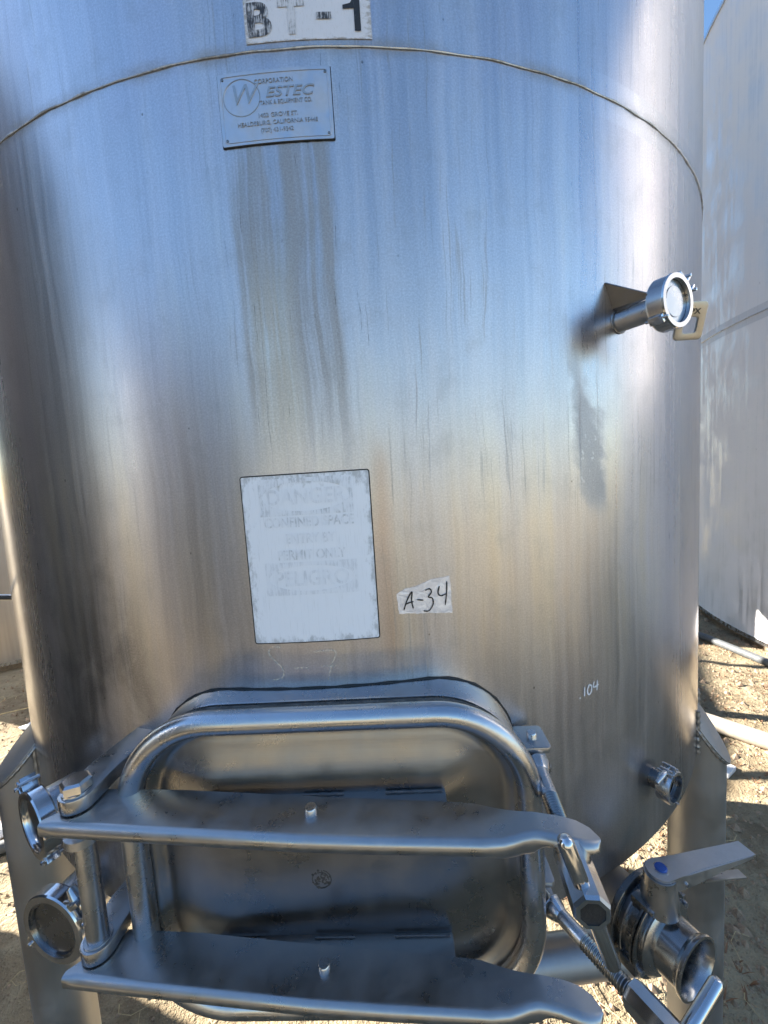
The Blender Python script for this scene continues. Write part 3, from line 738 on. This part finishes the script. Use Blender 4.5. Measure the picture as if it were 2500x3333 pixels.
# lower left wide port below the shell edge
o, fr, t = nozzle(-33.5, .958, .043, .055, base_in=.12, az=-17, bore=True, fl=.052)
clamp_ring(fr, .060, .024, t - .006, o, -55, nut_len=.02)
MB().lathe([(.0535, t + .0005), (.0535, t + .004), (.044, t + .004), (.042, t), (.042, t - .03)], fr, 48).build('ferrule_lip', M['dark'], o)

# outlet pipe on the right, below the shell
VZ = .918; VA = Vector((.374, -.838, VZ)); vd = rad(22.5)
o = MB().lathe([(.037, -.22), (.037, .040), (.055, .042), (.058, .044), (.058, .0475)], frame(VA, vd), 48).build('outlet_pipe', M['leg'], tank)
bead([frame(VA, vd) @ Vector((.0385 * math.cos(R_(k * 10)), .0385 * math.sin(R_(k * 10)), -.004)) for k in range(37)], .003, parent=o)
MB().tube([VA - vd * .2, VA - vd * .26 + kz * .01, VA - vd * .28 + kz * .06], .037, 24).build('outlet_elbow', M['leg'], o)

# ------------------------------------------------------------------ butterfly valve on the outlet
vfr = frame(VA, vd)
valve = thing('butterfly_valve', 'butterfly valve with grey lever handle and blue stem cap on the bottom outlet', 'valve', (VA.x, VA.y, VA.z))
MB().lathe([(.036, .048), (.066, .048), (.069, .050), (.069, .058), (.066, .060), (.036, .060)], vfr, 64, closed=True).build('inlet_flange', M['dark'], valve)
MB().lathe([(.038, .0605), (.059, .0605), (.0595, .066), (.057, .067), (.057, .074), (.0595, .075), (.0595, .083), (.038, .083)], vfr, 64, closed=True).build('body', M['dark'], valve)
MB().lathe([(.038, .0833), (.064, .0833), (.0655, .085), (.0655, .0875), (.0605, .088), (.0605, .0892), (.0655, .0897), (.0655, .0915), (.064, .0925), (.038, .0925)], vfr, 64, closed=True).build('body_half', M['dark'], valve)
MB().lathe([(.0575, .0672), (.0622, .0676), (.0622, .0700), (.0575, .0704)], vfr, 64).build('rib', M['satin'], valve)
for a in range(0, 360, 30):
    MB().box((.0596, 0, .0795), (.0016, .0045, .0030), vfr @ Matrix.Rotation(R_(a + 12), 4, 'Z')).build('rib', M['dark'], valve, bevel=.0006)
MB().lathe([(.0375, .0928), (.057, .0928), (.057, .095), (.0545, .0955), (.0545, .0985), (.056, .099), (.051, .103), (.0415, .106), (.0405, .132), (.0445, .137), (.0455, .139), (.0455, .143), (.042, .1435), (.0385, .139), (.0375, .12), (.0375, .1)], vfr, 64, closed=True).build('ferrule', steel('ferrule_steel', .42, .24, .05, 30), valve)
MB().lathe([(0, .079), (.0375, .079), (.0375, .0825), (0, .0825)], vfr, 48).build('disc', M['dark'], valve)
for a in (25, 115, 205, 295, 345, 70):
    p = vfr @ Vector((.060 * math.cos(R_(a)), .060 * math.sin(R_(a)), .0))
    f2 = frame(p, vd)
    if a in (25, 115, 205, 295):
        MB().box((0, 0, .0795), (.009, .009, .013), f2).build('bolt_boss', M['dark'], valve, bevel=.002)
        MB().lathe([(.0052, .0925), (.0052, .0985), (.003, .0985), (.003, .096), (0, .096)], f2, 12).build('bolt', M['satin'], valve)
hub = Vector((.4075, -.922, 0))
MB().lathe([(.026, VZ + .048), (.0255, VZ + .062), (.022, VZ + .09), (.0215, VZ + .1045), (0, VZ + .1045)], Matrix.Translation(hub), 32).build('stem_hub', M['arm'], valve)
HZ = VZ + .105
hdir = Vector((.150, .018, 0)).normalized(); hp = Vector((-hdir.y, hdir.x, 0))
hm = Matrix(((hdir.x, hp.x, 0, hub.x), (hdir.y, hp.y, 0, hub.y), (0, 0, 1, HZ), (0, 0, 0, 1)))
poly = [(.018 * math.cos(R_(k)), .019 * math.sin(R_(k))) for k in range(90, 271, 15)] + [(.0, -.019), (.03, -.0165), (.06, -.0135), (.158, -.0125), (.156, .0125), (.06, .0135), (.03, .0165)]
hl = MB().prism(poly, hm, .0, .004)
for sg in (-1, 1):
    q = [(-.006, -.001), (.10, -.001), (.13, .001), (.135, .004), (-.006, .004)]
    hl.prism([(.0, 0), (.0, -.020), (.045, -.017), (.095, -.008), (.154, -.0015), (.154, .003), (0, .003)], hm @ Matrix(((1, 0, 0, 0), (-.03 * sg, 0, -1, sg * (.0165)), (0, 1, 0, 0), (0, 0, 0, 1))), -.0012, .0012)
handle = hl.build('handle', steel('handle_steel', .52, .36, .14, 60), valve)
MB().lathe([(.0085, .004), (.0085, .006), (.0073, .0075), (0, .0078)], hm @ Matrix.Translation((.003, .001, 0)), 24).build('stem_cap', M['blue'], valve)
MB().lathe([(.0105, .0041), (.0105, .005), (.0086, .005)], hm @ Matrix.Translation((.003, .001, 0)), 24).build('washer', M['satin'], valve)
MB().put([hm @ Vector(p) for p in ((.04, -.008, -.024), (.04, .008, -.024), (.15, .007, -.041), (.15, -.007, -.041), (.04, -.008, -.020), (.04, .008, -.020), (.15, .007, -.0385), (.15, -.007, -.0385))], [(0, 1, 2, 3), (7, 6, 5, 4), (0, 4, 5, 1), (1, 5, 6, 2), (2, 6, 7, 3), (3, 7, 4, 0)]).build('trigger', M['arm'], valve, bevel=.001)
MB().lathe([(.003, -.0185), (.003, .0005), (.0016, .0005), (.0016, -.002), (0, -.002)], hm @ Matrix(((1, 0, 0, .030), (0, 0, -1, -.0185), (0, 1, 0, -.011), (0, 0, 0, 1))), 12).build('roll_pin', M['polish'], valve)

# ------------------------------------------------------------------ signs and writing on the shell
def uph(phi): return R_(phi) * TR
white = sign_vinyl('white_vinyl', (0.72, 0.74, 0.78), (0.20, 0.19, 0.18), .10)
# number sign above the weld
u0, u1 = uph(-5.92), uph(2.76)
bt = sheet('number_sign', u0, u1, 2.1445, 2.190, .0008, sign_vinyl('white_number_vinyl', (0.70, 0.70, 0.74), (0.30, 0.26, 0.21), .06))
tag(bt, 'white weathered number sign reading BT-1 above the horizontal weld', 'sign')
ink = worn_print('worn_black_ink', (0.035, 0.035, 0.04), (0.60, 0.60, 0.63), .38, .56, 520, 60)
inkf = worn_print('faded_black_ink', (0.13, 0.13, 0.14), (0.64, 0.64, 0.67), .46, .66, 520, 60)
ink1 = worn_print('dark_black_ink', (0.02, 0.02, 0.022), (0.35, 0.35, 0.37), .30, .44, 520, 60)
for ch, u, m_, sx in (('B', -.0825, ink, 1.08), ('T', -.0445, inkf, 1.0)):
    wrap_text('lettering', ch, u, 2.1520, .0475, .0016, m_, bt, offset=.0016, sx=sx)
for poly, m_ in (([(-.0165, .0125), (.0005, .0125), (.0005, .0195), (-.0165, .0195)], ink), ([(.0265, 0), (.0335, 0), (.0335, .0365), (.0280, .0365), (.0225, .0285), (.0140, .0265), (.0140, .0225), (.0265, .0235)], ink1)):
    vv = [(a, 2.1520 + b2) for a, b2 in poly]
    mesh_obj('lettering', [on_shell(a, b2, .0017) for a, b2 in vv], [tuple(range(len(vv)))], m_, bt, smooth=False, uvs=vv)
# embossed name plate
u0, u1 = uph(-8.18), uph(-.30)
plate_m = steel('name_plate_steel', 0.62, 0.40, 0.24, 30, tint=(1, .985, 1.02), dustc=(.40, .40, .40))
npl = sheet('name_plate', u0, u1, 2.0385, 2.1155, .0022, plate_m, th=.002, rad_=.002)
tag(npl, 'embossed steel name plate with makers address below the weld', 'name plate')
cu_ = (u0 + u1) / 2
mb = MB(); fr_pts = []
rr = rrect((u1 - u0) / 2 - .0035, .0385 - .0035, .003, 4)
for i in range(len(rr)):
    a, b2 = rr[i], rr[(i + 1) % len(rr)]; n = max(1, int(math.hypot(b2[0] - a[0], b2[1] - a[1]) / .006))
    for k in range(n): fr_pts.append(on_shell(cu_ + a[0] + (b2[0] - a[0]) * k / n, 2.077 + a[1] + (b2[1] - a[1]) * k / n, .0022))
mb.tube(fr_pts, .0007, 6, closed=True); mb.build('raised_border', plate_m, npl)
for zz, uu0, uu1, vv in ((2.0382, u0, u1, 0), (0, 2.0382, 2.1157, u0 - .0004), (0, 2.0382, 2.1157, u1 + .0004)):
    q_ = [on_shell(uu0 + (uu1 - uu0) * i / 20, zz, .0006) for i in range(21)] if zz else [on_shell(vv, uu0 + (uu1 - uu0) * i / 12, .0004) for i in range(13)]
    MB().tube(q_, .0010 if zz else .0006, 6, rf=lambda i, n: 1 + .4 * mnoise.noise(Vector((i * .9, 2, 1)))).build('dirty_edge', M['black'], npl)
for uu in (u0 + .006, u1 - .006):
    for zz in (2.0445, 2.1095): MB().lathe([(.0016, 0), (.0013, .0008), (0, .0011)], frame(on_shell(uu, zz, .0022), rad(math.degrees(uu / TR))), 10).build('rivet', M['dark'], npl)
emb = steel('embossed_letters', 0.48, 0.42, 0.30, 60, dustc=(0.17, 0.165, 0.16))
for txt, u, z, s, k in (('CORPORATION', cu_ + .0, 2.1012, .0066, dict(sx=.95)), ('ESTEC', cu_ + .0165, 2.0865, .0150, dict(shear=.25, sx=1.32, offset=.0002)), ('TANK & EQUIPMENT CO.', cu_ + .0125, 2.0788, .0062, dict(sx=.86)),
                        ('1402 GROVE ST.', cu_ + .002, 2.0655, .0063, dict(sx=1.05)), ('HEALDSBURG, CALIFORNIA 95448', cu_ + .001, 2.0575, .0063, dict(sx=.98)), ('(707) 431-9342', cu_ + .0, 2.0495, .0063, dict(sx=.98))):
    wrap_text('lettering', txt, u, z, s, .0024, emb, npl, extrude=.0006, **k)
wrap_text('lettering', 'W', cu_ - .0375, 2.0815, .030, .0024, emb, npl, extrude=.0006, shear=.25, sx=1.0)
mb = MB(); mb.tube([on_shell(cu_ - .0385 + .0215 * math.cos(R_(k * 5)), 2.0885 + .0195 * math.sin(R_(k * 5)), .0022) for k in range(72)], .0006, 6, closed=True); mb.build('logo_ring', emb, npl)
# white warning sign, print almost gone
u0, u1 = uph(-9.32), uph(.50); z0, z1 = 1.437, 1.6545; cu_ = (u0 + u1) / 2
dg = sheet('warning_sign', u0, u1, z0, z1, .0010, sign_vinyl('white_warning_vinyl', (0.86, 0.88, 0.92), (0.40, 0.41, 0.42), .05), rad_=.003)
tag(dg, 'bleached white rectangular warning sign, its print almost gone, mid height', 'sign')
mb = MB(); rp = []
rr = rrect((u1 - u0) / 2 + .0004, (z1 - z0) / 2 + .0004, .003, 4)
for i in range(len(rr)):
    a, b2 = rr[i], rr[(i + 1) % len(rr)]; n = max(1, int(math.hypot(b2[0] - a[0], b2[1] - a[1]) / .006))
    for k in range(n): rp.append(on_shell(cu_ + a[0] + (b2[0] - a[0]) * k / n, (z0 + z1) / 2 + a[1] + (b2[1] - a[1]) * k / n, .0006))
mb.tube(rp, .0009, 6, closed=True); mb.build('dirty_edge', M['black'], dg)
ghost = worn_print('ghost_print', (0.57, 0.59, 0.62), (0.82, 0.84, 0.88), .47, .60, 330, 45)
ghost2 = worn_print('fainter_ghost_print', (0.69, 0.71, 0.75), (0.83, 0.85, 0.89), .47, .60, 330, 45)
ovalm = plain('sign_oval', (0.70, 0.73, 0.79), .4, 60, .04, .05)
for zc, hh, gm, word in ((1.6265, .0185, ghost2, 'DANGER'), (1.5215, .0165, ghost2, 'PELIGRO')):
    wd = (u1 - u0) / 2
    # remains of the dark panel behind the oval: ragged corner pieces
    n = 40; outer = [(cu_ + (wd - .022) * x, zc + (hh + .006) * y) for x, y in ((-1, -1), (1, -1), (1, 1), (-1, 1))]
    el = [(cu_ + (wd - .026) * math.cos(2 * math.pi * k / n), zc + hh * math.sin(2 * math.pi * k / n)) for k in range(n)]
    vs = [on_shell(x, y, .0014) for x, y in el]
    bx = []
    for k in range(n):
        a = 2 * math.pi * k / n; cx, sy = math.cos(a), math.sin(a); q = max(abs(cx), abs(sy)); bx.append((cu_ + (wd - .022) * cx / q, zc + (hh + .005) * sy / q))
    vs2 = [on_shell(x, y, .0014) for x, y in bx]
    mesh_obj('print_panel', vs + vs2, [(k, (k + 1) % n, n + (k + 1) % n, n + k) for k in range(n)], ghost if word == 'DANGER' else ghost2, dg, smooth=False, uvs=el + bx)
    wrap_text('lettering', word, cu_, zc - .009, .027, .0015, gm, dg, offset=.0006, sx=.92)
for txt, z, gm in (('CONFINED SPACE', 1.5885, ghost), ('ENTRY BY', 1.5675, ghost2), ('PERMIT ONLY', 1.5465, ghost)):
    wrap_text('lettering', txt, cu_ + .002, z, .0175, .0015, gm, dg, offset=.0004, sx=.80)
# torn tape label A-34
tape_m = G('crinkled_foil_tape'); c_ = tape_m.obj()
cr = tape_m.n('TexVoronoi', {'Vector': c_, 'Scale': 62.0}, feature='DISTANCE_TO_EDGE'); cn = tape_m.noise(c_, 70, 4, .6, 1.0)
tape_m = tape_m.done(tape_m.pbr(Base_Color=tape_m.mix(tape_m.step(cn, .35, .7), (0.74, .72, .74), (0.90, .88, .89)), Roughness=.34, Metallic=.35, Normal=tape_m.bump(tape_m.add(tape_m.math('MINIMUM', cr, .12), tape_m.mul(cn, .06)), .35, .004, tape_m.bump(cn, .3, .003))))
u0, u1 = uph(2.1), uph(6.5)
ol = [(uph(2.15), 1.4650), (uph(2.9), 1.4648), (uph(3.6), 1.4632), (uph(4.4), 1.4630), (uph(5.2), 1.4610), (uph(5.9), 1.4605), (uph(6.47), 1.4595), (uph(6.42), 1.475), (uph(6.44), 1.488), (uph(6.36), 1.5095), (uph(5.7), 1.5080), (uph(4.8), 1.5070), (uph(4.2), 1.503), (uph(3.5), 1.4995), (uph(2.7), 1.4975), (uph(2.05), 1.4915), (uph(2.1), 1.478)]
jag = []
for i in range(len(ol)):
    a, b2 = ol[i], ol[(i + 1) % len(ol)]
    for k in range(4):
        f = k / 4; jag.append((a[0] + (b2[0] - a[0]) * f + random.uniform(-.0004, .0004), a[1] + (b2[1] - a[1]) * f + random.uniform(-.0005, .0005)))
tp = sheet('tape_label', u0, u1, 1.459, 1.510, .0007, tape_m, outline=jag)
tag(tp, 'torn crinkled silver tape label handwritten A-34', 'label')
mb = MB(); D = .0016
def tp_(x, y): return (uph(2.1) + x * .0737, 1.459 + y * .051)    # 0..1 over the tape
for s in ([(.10, .22), (.17, .48), (.26, .68), (.245, .45), (.27, .24)], [(.13, .36), (.20, .40), (.28, .42)], [(.34, .46), (.46, .43)],
          [(.50, .68), (.58, .71), (.61, .62), (.55, .50), (.62, .46), (.63, .30), (.55, .14), (.45, .15)], [(.76, .76), (.73, .58), (.78, .50), (.88, .54)], [(.90, .86), (.885, .55), (.85, .24)]):
    stroke(mb, [tp_(*p) for p in s], .0017, D, jit=.2)
mb.build('handwriting', plain('marker_ink', (.012, .012, .014), .5, 50, .2, .05), tp, smooth=False)
# chalk marks on the shell itself
mb = MB()
cu_, zc = uph(-8.0), 1.408
for s in ([(.012, .022), (.002, .024), (-.006, .016), (.002, .004), (.011, -.006), (.010, -.018), (-.004, -.022)],
          [(.027, -.006), (.046, -.006)], [(.054, .015), (.082, .015), (.076, -.004), (.070, -.024)], [(.062, -.005), (.083, -.005)]):
    stroke(mb, [(cu_ + a, zc + b2) for a, b2 in s], .0018, .0006, jit=.5)
ck = G('pale_chalk'); cw = ck.noise(ck.obj(), 260, 3, .6)
o = mb.build('chalk_mark', ck.done(ck.n('MixShader', {0: ck.mul(ck.step(cw, .35, .6), .8), 1: ck.n('BsdfTransparent'), 2: ck.pbr(Base_Color=(.74, .64, .52), Roughness=.9)})), tank, smooth=False)
o['label'] = 'faint chalked S-7 below the warning sign'
mb = MB(); cu_, zc = uph(18.3), 1.297
for s in ([(.0005, .0008), (.0018, .0012), (.0031, .0010)], [(.0105, .0015), (.0110, .0165)], [(.0205, .0175), (.0165, .010), (.0185, .0025), (.0235, .0045), (.0250, .0135), (.0205, .0175)], [(.0305, .0200), (.0290, .0110), (.0400, .0130)], [(.0370, .0205), (.0360, .0040)]):
    stroke(mb, [(cu_ + a, zc + b2) for a, b2 in s], .0024, .0006, jit=.15)
o = mb.build('paint_mark', plain('white_paint_pen', (.74, .75, .78), .6, 80, .1, .1), tank, smooth=False)
o['label'] = 'white handwritten .104 right of the manway'

# ------------------------------------------------------------------ things on the ground
def gz(x, y): return hgt(x, y)
def ground_pipe(name, pts, r, mat, label, cat, sink=.15):
    P = []
    for i in range(len(pts) - 1):
        for k in range(12):
            f = k / 12; x = pts[i][0] + (pts[i + 1][0] - pts[i][0]) * f; y = pts[i][1] + (pts[i + 1][1] - pts[i][1]) * f; P.append((x, y))
    P.append(pts[-1])
    zz = [gz(x, y) + r * (1 - sink) for x, y in P]; zs = [sum(zz[max(0, i - 6):i + 7]) / len(zz[max(0, i - 6):i + 7]) for i in range(len(zz))]
    o = MB().tube([(x, y, z + .01) for (x, y), z in zip(P, zs)], r, 20).build(name, mat, None); return tag(o, label, cat)
ground_pipe('plastic_pipe', [(1.50, 1.40), (1.93, .84), (2.55, .02)], .046, M['pvc'], 'pale weathered pipe lying on the dirt behind the right leg', 'pipe')
ground_pipe('dark_hose', [(2.45, 3.2), (2.86, 2.30), (2.96, 1.95), (3.02, 1.2)], .030, M['hose'], 'dark hose lying along the foot of the wide right tank', 'hose')
ground_pipe('dark_hose', [(-2.6, .9), (-2.0, .52), (-1.83, .40), (-1.70, .45)], .028, M['hose'], 'black hose end on the dirt beside the left leg', 'hose')
def scrap(name, x, y, s, label, cat, seed):
    random.seed(seed); n = 9; vs = [(0, 0, s * .45)]; fs = []
    for k in range(n):
        a = 2 * math.pi * k / n; r = s * random.uniform(.6, 1.15); vs.append((r * math.cos(a), r * math.sin(a) * .7, random.uniform(0, .5) * s))
    for k in range(n): fs.append((0, 1 + k, 1 + (k + 1) % n))
    vs += [(v[0], v[1], v[2] - .006) for v in vs]; m = n + 1
    fs += [tuple(m + i for i in f[::-1]) for f in fs[:n]] + [(1 + k, m + 1 + k, m + 1 + (k + 1) % n, 1 + (k + 1) % n) for k in range(n)]
    o = mesh_obj(name, [Vector(v) + Vector((x, y, gz(x, y) + .004)) for v in vs], fs, M['paper'], None, smooth=False); tag(o, label, cat)
scrap('paper_scrap', -2.52, 1.52, .07, 'crumpled white paper scrap on the dirt beside the shell, left', 'litter', 3)
scrap('plastic_scrap', -1.93, .50, .11, 'bright white scrap by the black hose at the left edge', 'litter', 5)
MB().box((0, 0, 0), (.05, .028, .012), Matrix.Translation((1.80, .475, gz(1.80, .475) + .014)) @ Matrix.Rotation(.5, 4, 'Z')).build('wood_offcut', M['paper'], None, bevel=.003)
tag(bpy.data.objects['wood_offcut'], 'short white board offcut on sunlit dirt behind the right leg', 'board')

# dead weeds, clods and straw: countless, one object of each
random.seed(11)
mb = MB(); 
def areas(k):
    if k < .62: return random.uniform(1.1, 3.6), random.uniform(-.6, 3.0)
    if k < .8: return random.uniform(.2, 1.3), random.uniform(-.8, 1.2)
    return random.uniform(-3.4, -.5), random.uniform(-.5, 2.6)
for i in range(4200):
    x, y = areas(random.random()); 
    if mnoise.noise(Vector((x * 1.6, y * 1.6, 9))) < -.12: continue
    z = gz(x, y); hgt_ = random.uniform(.008, .030); nb_ = random.randint(3, 6)
    for b_ in range(nb_):
        a = random.uniform(0, 6.28); l = hgt_ * random.uniform(.5, 1.3); lean = random.uniform(.3, 1.5)
        tip = Vector((x + l * lean * math.cos(a), y + l * lean * math.sin(a), z + l * random.uniform(.3, 1))); w = random.uniform(.0008, .0020)
        pd = Vector((-math.sin(a), math.cos(a), 0)) * w; b0 = Vector((x, y, z - .004)); md = (b0 + tip) / 2 + Vector((0, 0, l * .12))
        mb.put([b0 - pd, b0 + pd, md + pd * 1.5, md - pd * 1.5, tip], [(0, 1, 2, 3), (3, 2, 4)])
tag(mb.build('dead_weeds', M['weed'], None, smooth=False), 'low reddish brown dead weeds scattered over the dirt', 'weeds', kind='stuff')
mb = MB()
for i in range(11000):
    x, y = areas(random.random()); s = random.uniform(.004, .014) * (2.4 if random.random() < .07 else 1); z = gz(x, y)
    vs = [Vector((x, y, z)) + Vector((math.cos(k * 1.26) * s * random.uniform(.7, 1.2), math.sin(k * 1.26) * s * random.uniform(.7, 1.2), -s * .2)) for k in range(5)] + [Vector((x + random.uniform(-.3, .3) * s, y, z + s * random.uniform(.5, .9)))]
    mb.put(vs, [(k, (k + 1) % 5, 5) for k in range(5)])
tag(mb.build('dirt_clods', M['clod'], None, smooth=False), 'small loose clods and crumbs of dry dirt', 'dirt', kind='stuff')
mb = MB()
for i in range(420):
    x, y = areas(random.choice((.7, .9, .95, .4))); a = random.uniform(0, 6.28); l = random.uniform(.04, .16); z = gz(x, y) + .006
    p = [Vector((x + math.cos(a + .5 * k) * l * k / 3, y + math.sin(a + .5 * k) * l * k / 3, z + .012 * math.sin(k))) for k in range(4)]
    mb.tube(p, random.uniform(.0008, .0018), 4)
tag(mb.build('dry_straw', M['straw'], None), 'thin dry straw strewn on the dirt', 'straw', kind='stuff')
o = MB().tube([(-3.3, 1.35, gz(-3.3, 1.35) + .10), (-2.9, 1.6, gz(-2.9, 1.6) + .05), (-2.45, 1.9, gz(-2.45, 1.9) + .015)], .006, 6, rf=lambda i, n: 1 - .25 * i).build('reed_stalk', M['straw'], None)
tag(o, 'long dry pale stalk lying on the dirt past the left side', 'stalk')
